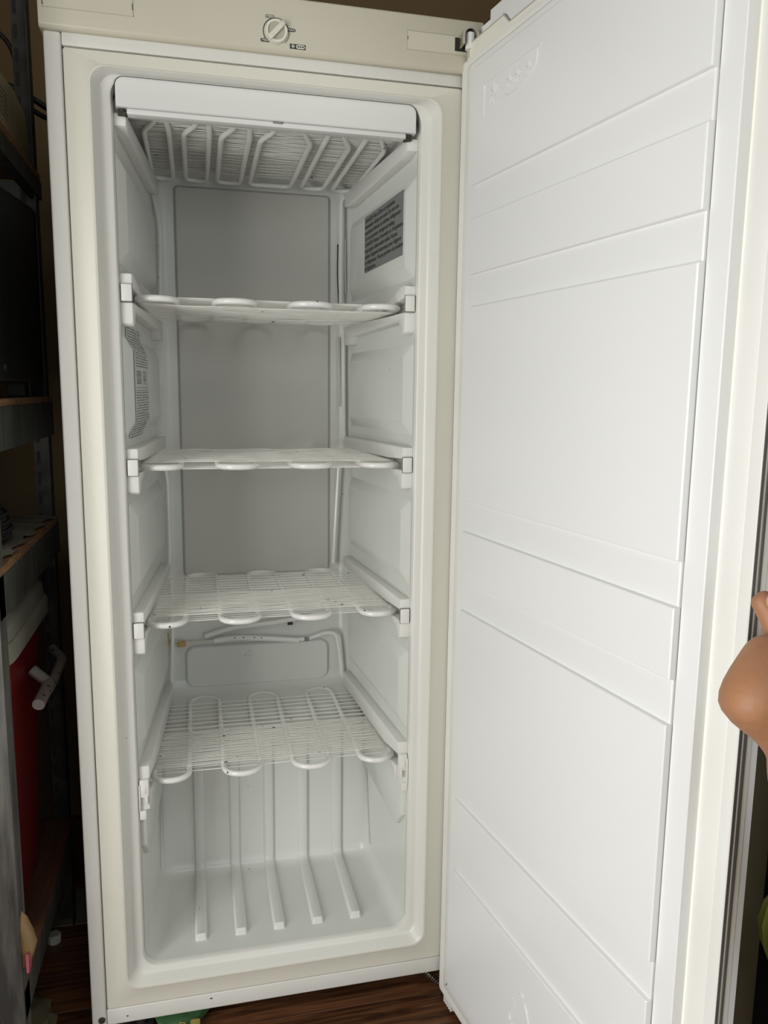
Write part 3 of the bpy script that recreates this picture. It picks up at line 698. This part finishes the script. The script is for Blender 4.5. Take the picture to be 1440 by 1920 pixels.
# moulded inner liner: rim band and raised fields separated by shallow grooves
bm = bmesh.new()
U0, U1 = .0105, .5126
def rl_(u0, u1, z0_, z1_, n, r): return [(a, n, b) for a, b in rrect(u0, u1, z0_, z1_, r, 4)]
add_loft(bm, [rl_(U0 - .0045, U1 + .0045, -.0535, 1.3965, -.0280, .010), rl_(U0 - .0006, U1 + .0006, -.0510, 1.3940, -.0275, .009), rl_(U0, U1, -.0500, 1.3930, -.0090, .008), rl_(U0 + .0012, U1 - .0012, -.0488, 1.3918, -.0080, .007),
              rl_(.0370 - .001, .4845 + .001, -.0280, 1.3805, -.0080, .003)], D_)
DLN = fin('door_liner', bm, 'door', DR)
zs_ = [(-.0275, .1790), (.2240, .3010), (.3453, .6105), (.6565, .7318), (.7766, 1.0589), (1.1026, 1.1800), (1.2242, 1.3800)]
bm = bmesh.new(); G = -.0050
prof = []
for i, (a, b) in enumerate(zs_):
    prof += [(a, G if i else -.0085), (a + .0011, -.0006), (a + .0018, 0), (b - .0022, 0), (b - .0012, -.0006), (b, G if i < 6 else -.0085)]
def pl(u, dn, up): return [(u, (n if n < -.0007 else n - up) - dn, z) for z, n in prof]
nprof = len(prof)
L_ = []
for u, dn in ((.0370, .0085), (.0372, .0012), (.0385, 0), (.4822, 0), (.4838, .0012), (.4845, .0085)):
    L_.append([(u, max(n - dn, -.0090), z) for z, n in prof])
add_loft(bm, L_, D_, False, False, closed=False)
fin('door_field', bm, 'door', DLN, auto=10)
# moulded frost symbols at the top
bm = bmesh.new(); EM = lambda p: D_((p[0], .0003 + p[2], p[1]))
def ridge(pts, r): add_tube(bm, [(a, .0001, b) for a, b in pts], r, 6, D_)
ridge([(q.x, q.z) for q in fillet([(.0685, 0, 1.3060), (.0668, 0, 1.3462), (.2050, 0, 1.3466)], .006, 4)], .0013)
def star(cx, cz, R_, n, r):
    for k in range(n): a = 2 * PI * k / n + PI / 2; ridge([(cx + R_ * .25 * math.cos(a), cz + R_ * .25 * math.sin(a)), (cx + R_ * math.cos(a), cz + R_ * math.sin(a))], r)
star(.0940, 1.3270, .0125, 8, .0013)
for cx in (.1330, .1525, .1790): star(cx, 1.3290, .0080, 6, .0011)
ridge([(.1200, 1.3160), (.1330, 1.3130), (.1500, 1.3130), (.1700, 1.3160), (.1880, 1.3220), (.1960, 1.3280), (.1975, 1.3440)], .0013)
fin('frost_emblem', bm, 'door', DLN)
bm = bmesh.new()
T3 = [Vector((.2490, 0, .1330)), Vector((.2150, 0, .0600)), Vector((.2860, 0, .0600))]
loop3 = fillet([(T3[0] + T3[1]) / 2, T3[1], T3[2], T3[0], (T3[0] + T3[1]) / 2], .022, 5)
for a, b in ((0, 4), (5, 9), (10, 13), (14, len(loop3) - 1)):
    sg = [(q.x, q.z) for q in loop3[a:b + 1]]
    if len(sg) > 1: ridge(sg, .0014)
ridge([(.2290, .1010), (.2345, .1000), (.2330, .0945)], .0008); ridge([(.262, .110), (.2665, .1060), (.2700, .1120)], .0008)
fin('recycling_emblem', bm, 'door', DLN)
# ribbed foot under the hinge corner, tear in the gasket
bm = bmesh.new()
for k in range(5): add_box(bm, (-.024 + k * .0060, -.050, ZD0 - .018), (-.0208 + k * .0060, -.0215, ZD0 + .006), .0006, 1, D_)
fin('door_foot_rib', bm, 'rail', DR, kind='stuff')
fin('door_foot', (lambda b: (add_box(b, (-.0235, -.048, ZD0 - .014), (.008, -.026, ZD0 + .006), .001, 1, D_), b)[1])(bmesh.new()), 'knobgrey', DR)
bm = bmesh.new(); add_tube(bm, [D_((-.0085, -.0180, -.0700)), D_((-.0065, -.0180, -.0655)), D_((-.0062, -.0180, -.0620))], [.0009, .0006, .0003], 5); fin('gasket_tear', bm, 'gap', DR)

# ------------------------------------------------------------------ steel rack at the left, reaching past the freezer
SK_ = 1.0
RX = -.072                                                  # front face plane of the rack's long side
def rack_slots(bm, x, y, z0_, z1_, ax):
    z = z0_
    while z < z1_:
        if ax == 'y': add_box(bm, (x - .0030, y - .0008, z), (x + .0030, y + .0010, z + .022), .0007, 1, RT)
        else: add_box(bm, (x - .0008, y - .0030, z), (x + .0010, y + .0030, z + .022), .0007, 1, RT)
        z += .038
RK = empty('steel_rack', (-.25, .1, zf), label='slotted galvanized steel shelving rack in the dark at the far left', category='shelving rack')
ro = Vector(RK.location); RT = lambda p: Vector(p) - ro
def post(x, y, xin, yin, m='galv'):
    """L-angle upright, corner at x,y; legs reaching xin / yin"""
    bm = bmesh.new(); t = .0018
    add_box(bm, (min(x, x + xin), y - t, zf), (max(x, x + xin), y, 2.0), 0, 1, RT)
    add_box(bm, (x - t if xin < 0 else x, min(y, y + yin), zf), (x if xin < 0 else x + t, max(y, y + yin), 2.0), 0, 1, RT)
    o = fin('post', bm, m, RK)
    bm = bmesh.new(); rack_slots(bm, x + xin * .78, y - t, zf + .05, 1.95, 'y'); fin('slot', bm, 'gap', o, kind='stuff')
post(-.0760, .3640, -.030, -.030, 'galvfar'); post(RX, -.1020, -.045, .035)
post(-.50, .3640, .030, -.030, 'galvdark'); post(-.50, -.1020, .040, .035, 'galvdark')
for (zb0, zb1, ze, top) in ((1.262, 1.290, 1.302, 'tan'), (.851, .910, .9195, 'tan'), (.632, .689, .7005, 'boardtop'), (.045, .092, .099, 'brownboard')):
    bm = bmesh.new()
    add_box(bm, (RX - .002, -.098, zb0), (RX, .372, zb1 + .001), .0006, 1, RT); add_box(bm, (RX - .018, -.098, zb0), (RX - .002, .372, zb0 + .002), 0, 1, RT)
    add_box(bm, (-.502, -.098, zb0), (-.500, .372, zb1), 0, 1, RT); add_box(bm, (-.50, .3655, zb0), (-.078, .3675, zb1), 0, 1, RT)
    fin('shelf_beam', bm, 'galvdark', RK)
    bm = bmesh.new(); add_box(bm, (-.497, -.098, zb1 + .001), (RX + .001 if ze < 1.2 else RX, .362, ze + .001), .001, 1, RT); fin('shelf_board', bm, 'chip' if ze > .2 else 'brownboard', RK)
bm = bmesh.new(); add_box(bm, (-.49, -.0995, zf + .004), (-.076, -.0965, .088), .0006, 1, RT); add_box(bm, (-.502, -.095, zf + .004), (-.4985, .36, .088), .0006, 1, RT); fin('light_block_panel', bm, 'galvdark', RK)  # panels added under the rack to block daylight from the floor gap
# crinkled paper lining on the middle shelf
bm = bmesh.new(); nx, ny = 14, 40; g = []
random.seed(3)
for i in range(nx + 1):
    row = []
    for j in range(ny + 1):
        x = -.47 + (.393) * i / nx; y = -.095 + .445 * j / ny
        if i == nx: x += .006 * math.sin(j * .9) + random.uniform(-.003, .003)
        row.append(bm.verts.new(RT((x, y, .7040 + random.uniform(0, .0030)))))
    g.append(row)
for i in range(nx):
    for j in range(ny): bm.faces.new([g[i][j], g[i + 1][j], g[i + 1][j + 1], g[i][j + 1]])
pl_ = fin('paper_liner', bm, 'boardtop', None, auto=20); pl_.location = ro; pl_['label'] = 'crumpled dull paper lining the middle shelf of the steel rack'; pl_['category'] = 'paper'

# black boxy case on the upper middle shelf
BC = empty('black_case', (-.25, .12, .9205), label='large plain black box on the rack shelf beside the freezer', category='appliance')
bo = Vector(BC.location); T = lambda p: Vector(p) - bo
bm = bmesh.new(); add_prism(bm, [(-.085, .9445), (.335, .9445), (.345, .952), (.350, 1.225), (.338, 1.242), (-.090, 1.206), (-.098, 1.19), (-.098, .955)], -.44, -.080, 'x', T, .006, 3); fin('case_body', bm, 'blackplastic', BC)
for xx in (-.41, -.115):
    for yy in (-.06, .30): fin('foot', (lambda b: (add_box(b, (xx - .015, yy - .015, .9205), (xx + .015, yy + .015, .9450), .003, 2, T), b)[1])(bmesh.new()), 'blackplastic', BC)
bm = bmesh.new(); add_tube(bm, [T((-.0805, .050, .9640)), T((-.0785, .050, .9640))], .0055, 14); fin('screw', bm, 'galvdark', BC)
# tan perforated box on the upper shelf
TB = empty('tan_box', (-.25, .15, 1.3035), label='tan box with small round vent holes on the topmost rack shelf', category='box')
bo2 = Vector(TB.location); T = lambda p: Vector(p) - bo2
bm = bmesh.new(); add_prism(bm, [(-.08, 1.3035), (.305, 1.3035), (.312, 1.312), (.312, 1.36), (.290, 1.386), (.22, 1.394), (.05, 1.380), (-.08, 1.372)], -.42, -.079, 'x', T, .006, 2); fin('box_body', bm, 'tan', TB)
bm = bmesh.new()
for i in range(9):
    for j in range(6): add_tube(bm, [T((-.0795, .085 + i * .009, 1.328 + j * .007)), T((-.0785, .085 + i * .009, 1.328 + j * .007))], .0017, 6)
fin('vent_hole', bm, 'gap', TB, kind='stuff')
# black wicker basket on the middle shelf: ribs and hoops
WB = empty('wicker_basket', (-.20, .075, .7080), label='black woven basket on the paper lined rack shelf', category='basket')
bo3 = Vector(WB.location); T = lambda p: Vector(p) - bo3
bm = bmesh.new(); N = 36
lp = [[(-.20 + a * math.cos(2 * PI * k / N), .075 + b * math.sin(2 * PI * k / N), z) for k in range(N)] for a, b, z in ((.096, .098, .7080), (.107, .108, .72), (.102, .102, .745), (.084, .082, .770), (.050, .048, .785))]
add_loft(bm, lp, T, True, True); fin('basket_body', bm, 'wicker', WB)
bm = bmesh.new()
for (a, b, z) in ((.105, .106, .716), (.108, .109, .726), (.106, .107, .737), (.102, .102, .748), (.094, .093, .759), (.086, .084, .770)):
    add_tube(bm, [(-.20 + a * math.cos(2 * PI * k / N) * (1.01 if k % 2 else .985), .075 + b * math.sin(2 * PI * k / N) * (1.01 if k % 2 else .985), z) for k in range(N + 1)], .0035, 6, T, caps=False)
fin('woven_hoops', bm, 'wicker', WB, kind='stuff')
# red cooler under it, grey lid, hinged handle
RC = empty('red_cooler', (-.25, .08, .0995), label='red cooler with grimy grey lid and white bail handle under the rack shelf', category='cooler')
bo4 = Vector(RC.location); T = lambda p: Vector(p) - bo4
def rl2(i, z, r): return [(a, b, z) for a, b in rrect(-.455 + i, -.088 - i, -.085 + i, .310 - i, r, 8)]
bm = bmesh.new(); add_loft(bm, [rl2(.030, .0995, .05), rl2(.022, .112, .06), rl2(.004, .52, .075), rl2(0, .553, .08)], T, True, True); fin('cooler_body', bm, 'red', RC)
bm = bmesh.new(); add_loft(bm, [rl2(-.008, .548, .085), rl2(-.013, .552, .09), rl2(-.013, .575, .09), rl2(-.010, .580, .088), rl2(-.008, .5805, .087), rl2(-.006, .602, .085), rl2(.008, .616, .075), rl2(.05, .620, .05)], T, True, True); fin('cooler_lid', bm, 'lid', RC)
bm = bmesh.new(); add_tube(bm, fillet([(-.086, .139, .484), (-.060, .132, .462), (-.060, .042, .461)], .006, 4), .0095, 10, T, flat=.9)
add_tube(bm, fillet([(-.080, .290, .469), (-.055, .235, .467), (-.058, .148, .456), (-.060, .060, .459)], .010, 4), .0080, 10, T)
fin('bail_handle', bm, 'handle', RC)
# cables hanging behind the rack top
def thing_tube(name, pts, r, m, label, cat, rad=.03, group=None):
    bm = bmesh.new(); add_tube(bm, fillet(pts, rad, 6), r, 8); o = fin(name, bm, m, None, auto=60, label=label, category=cat)
    if group: o['group'] = group
    return o
thing_tube('power_cable', [(-.34, .40, 1.47), (-.20, .40, 1.468), (-.125, .40, 1.460), (-.085, .40, 1.440), (-.040, .40, 1.412), (-.020, .52, 1.405), (-.012, .70, 1.395)], .0052, 'cable', 'thick black cable sagging from the rack to behind the freezer', 'cable', group='black cables beside the rack')
thing_tube('power_cable', [(-.110, .42, 1.435), (-.090, .42, 1.428), (-.070, .42, 1.415), (-.040, .415, 1.408), (-.018, .54, 1.390), (-.012, .70, 1.33)], .0045, 'cable', 'lower black cable crossing just under the thick one', 'cable', group='black cables beside the rack')
thing_tube('thin_cord', [(-.20, .43, 1.565), (-.140, .43, 1.556), (-.118, .43, 1.53), (-.108, .43, 1.47), (-.100, .43, 1.40), (-.092, .43, 1.33)], .0042, 'cable', 'thin dark cord curving down behind the tan box', 'cord')
# things on the floor under and beside the rack
cb = boxo('cardboard_sheet', (-.128, .345, zf + .0005), (-.010, .462, zf + .004), 'card', None, .0008, 1, label='square of dull cardboard on the floor beside the rack foot', category='cardboard')
bm = bmesh.new(); lp = [[(-.108 + rr * math.cos(2 * PI * k / 16) * (1.06 if k % 2 else 1), .305 + rr * math.sin(2 * PI * k / 16) * (1.06 if k % 2 else 1), z) for k in range(16)] for rr, z in ((.0115, zf), (.0125, zf + .010), (.0120, zf + .015), (.010, zf + .017))]
add_loft(bm, lp, ident, True, True); fin('bottle_cap', bm, 'bottlecap', None, label='small crimped white bottle cap on the dark floor beside the freezer', category='bottle cap')
# plastic bag hanging over the bottom beam
BG = empty('plastic_bag', (-.10, -.04, .0995), label='yellow plastic bag with pink print drooping from the lowest rack shelf', category='bag')
bo5 = Vector(BG.location); T = lambda p: Vector(p) - bo5
bm = bmesh.new(); rings = []
random.seed(11)
for i, (cx, cy, cz, a, b) in enumerate(((-.085, -.100, .245, .006, .006), (-.080, -.092, .225, .008, .010), (-.074, -.085, .205, .008, .013), (-.070, -.075, .185, .010, .020), (-.066, -.065, .165, .012, .032), (-.062, -.058, .140, .015, .040), (-.060, -.055, .118, .018, .042), (-.061, -.058, .102, .014, .038), (-.062, -.060, .095, .006, .020))):
    cx2, cy2, cz2 = -.072 + (cx + .062) * .5, -.075 + (cy + .058) * .6, .127 + (cz - .095) * .78
    rings.append([(cx2 + .7 * a * math.cos(2 * PI * k / 16) + random.uniform(-.0012, .0012), cy2 + .62 * b * math.sin(2 * PI * k / 16) + random.uniform(-.0015, .0015), cz2 + random.uniform(-.003, .003)) for k in range(16)])
add_loft(bm, rings, T, True, True)
bmo = fin('bag_body', bm, 'bag', BG, auto=25)
bm = bmesh.new(); pk = ((-.106, .127), (-.090, .126), (-.084, .136), (-.090, .150), (-.104, .154))
add_loft(bm, [[(-.0660, y, z) for y, z in pk], [(-.0625, y, z) for y, z in pk]], T, True, True); fin('pink_print', bm, 'bagpink', BG)
# crumpled brown paper at the very bottom
bm = bmesh.new(); bmesh.ops.create_icosphere(bm, subdivisions=3, radius=1); random.seed(9)
for v in bm.verts: k = 1 + random.uniform(-.14, .14); v.co = Vector((-.125 + v.co.x * .055 * k, .075 + v.co.y * .065 * k, max(zf + .0005, zf + .016 + v.co.z * .018 * k)))
fin('crumpled_paper', bm, 'card', None, auto=15, label='crumpled tan paper on the floor at the foot of the near rack post', category='paper')
# packet lying under the freezer
PK = empty('snack_packet', (.14, .06, zf), label='green packet with yellow print poking out from under the freezer', category='packet')
bo6 = Vector(PK.location); T = lambda p: Vector(p) - bo6
bm = bmesh.new(); bmesh.ops.create_icosphere(bm, subdivisions=3, radius=1); random.seed(13)
for v in bm.verts: k = 1 + random.uniform(-.07, .07); v.co = T(Vector((.135 + v.co.x * .048 * k, .065 + v.co.y * .04 * k, max(zf + .0005, zf + .014 + v.co.z * .016 * k))))
fin('packet_body', bm, 'greenbag', PK, auto=20)
bm = bmesh.new(); add_tube(bm, [(.128, .024, zf + .010), (.134, .0235, zf + .022), (.140, .0235, zf + .021), (.146, .024, zf + .009)], .0013, 5, T); add_box(bm, (.150, .0265, zf + .008), (.166, .031, zf + .020), .003, 2, T); fin('packet_print', bm, 'yellowbag', PK)

# ------------------------------------------------------------------ the hand holding the door's free edge
PR = empty('person', (.68, -.66, .66), label='brown-skinned hand and forearm gripping the free edge of the freezer door', category='person')
po = Vector(PR.location)
V = {}; vs = []; es = []; rad = []
def node(k, p, r, par=None):
    V[k] = len(vs); vs.append(Vector(p) - po); rad.append(r if isinstance(r, tuple) else (r, r))
    if par is not None: es.append((V[par], V[k]))
node('wrist', (.6540, -.6600, .6640), (.0225, .0225))
node('fore1', (.664, -.667, .612), (.0275, .027), 'wrist'); node('fore2', (.682, -.680, .555), (.031, .030), 'fore1'); node('fore3', (.704, -.698, .492), (.035, .034), 'fore2'); node('elbow', (.742, -.725, .40), (.040, .039), 'fore3')
node('heel', (.6140, -.6520, .6900), (.037, .034), 'wrist')
node('palm', (.6320, -.6440, .7130), (.036, .032), 'heel'); node('palm2', (.668, -.632, .714), (.032, .029), 'palm')
for k, (dz, l) in enumerate(((.024, 1.0), (.005, 1.08), (-.014, 1.0), (-.032, .82))):
    b = Vector((.703, -.628, .708 + dz))
    node('k%d' % k, b, (.0125, .0125), 'palm2'); node('p%d' % k, b + Vector((.028 * l, -.002, -.002)), .0095, 'k%d' % k); node('q%d' % k, b + Vector((.040 * l, .026 * l, -.003)), .0086, 'p%d' % k); node('t%d' % k, b + Vector((.030 * l, .050 * l, -.003)), .0076, 'q%d' % k)
node('th1', (.663, -.630, .735), (.0170, .016), 'palm2'); node('th2', (.659, -.624, .751), (.0135, .013), 'th1'); node('th3', (.6520, -.618, .7630), (.0120, .0115), 'th2'); node('th4', (.6470, -.614, .7690), (.0085, .0082), 'th3')
me = bpy.data.meshes.new('hand_and_forearm'); me.from_pydata([tuple(v) for v in vs], es, [])
hd = bpy.data.objects.new('hand_and_forearm', me); COL.objects.link(hd); hd.parent = PR; me.materials.append(MT['skin'])
sk = hd.modifiers.new('Skin', 'SKIN'); sk.use_smooth_shade = True; sk.branch_smoothing = 0.6
sv = me.skin_vertices[0].data
for i, r in enumerate(rad): sv[i].radius = r; sv[i].use_root = (i == 0)
ss = hd.modifiers.new('Subsurf', 'SUBSURF'); ss.levels = 2; ss.render_levels = 2
# thumb nail
bm = bmesh.new(); bmesh.ops.create_uvsphere(bm, u_segments=14, v_segments=8, radius=1)
for v in bm.verts: v.co = Vector((v.co.x * .0052, v.co.y * .0018, v.co.z * .0062))
nl = fin('thumb_nail', bm, 'nail', hd); nl.location = Vector((.6500, -.6300, .7670)) - po

# lime cloth hanging on the dark post beyond the door
CL = empty('lime_cloth', (.98, -.322, .15), label='lime green cloth hanging on the dark post past the door, barely in frame at right', category='cloth')
co = Vector(CL.location); T = lambda p: Vector(p) - co
bm = bmesh.new(); rings = []
for z, a, b in ((.2650, .004, .003), (.245, .014, .007), (.215, .027, .012), (.185, .033, .014), (.155, .027, .012), (.130, .014, .008), (.118, .006, .004)):
    rings.append([(.9845 - b + b * math.cos(2 * PI * k / 20) * (1 + .12 * math.sin(3 * k)), -.322 + a * math.sin(2 * PI * k / 20), z) for k in range(20)])
add_loft(bm, rings, T, True, True); fin('cloth_body', bm, 'hiviz', CL)
bm = bmesh.new(); add_tube(bm, fillet([(.981, -.326, .262), (.981, -.328, .290), (.981, -.316, .290), (.981, -.318, .262)], .008, 4), .0014, 6, T); fin('hanging_loop', bm, 'hiviz', CL)
bm = bmesh.new(); add_tube(bm, [(.986, -.322, .2885), (.972, -.322, .2885), (.970, -.322, .293)], .0018, 8, T); fin('nail', bm, 'steel', CL)
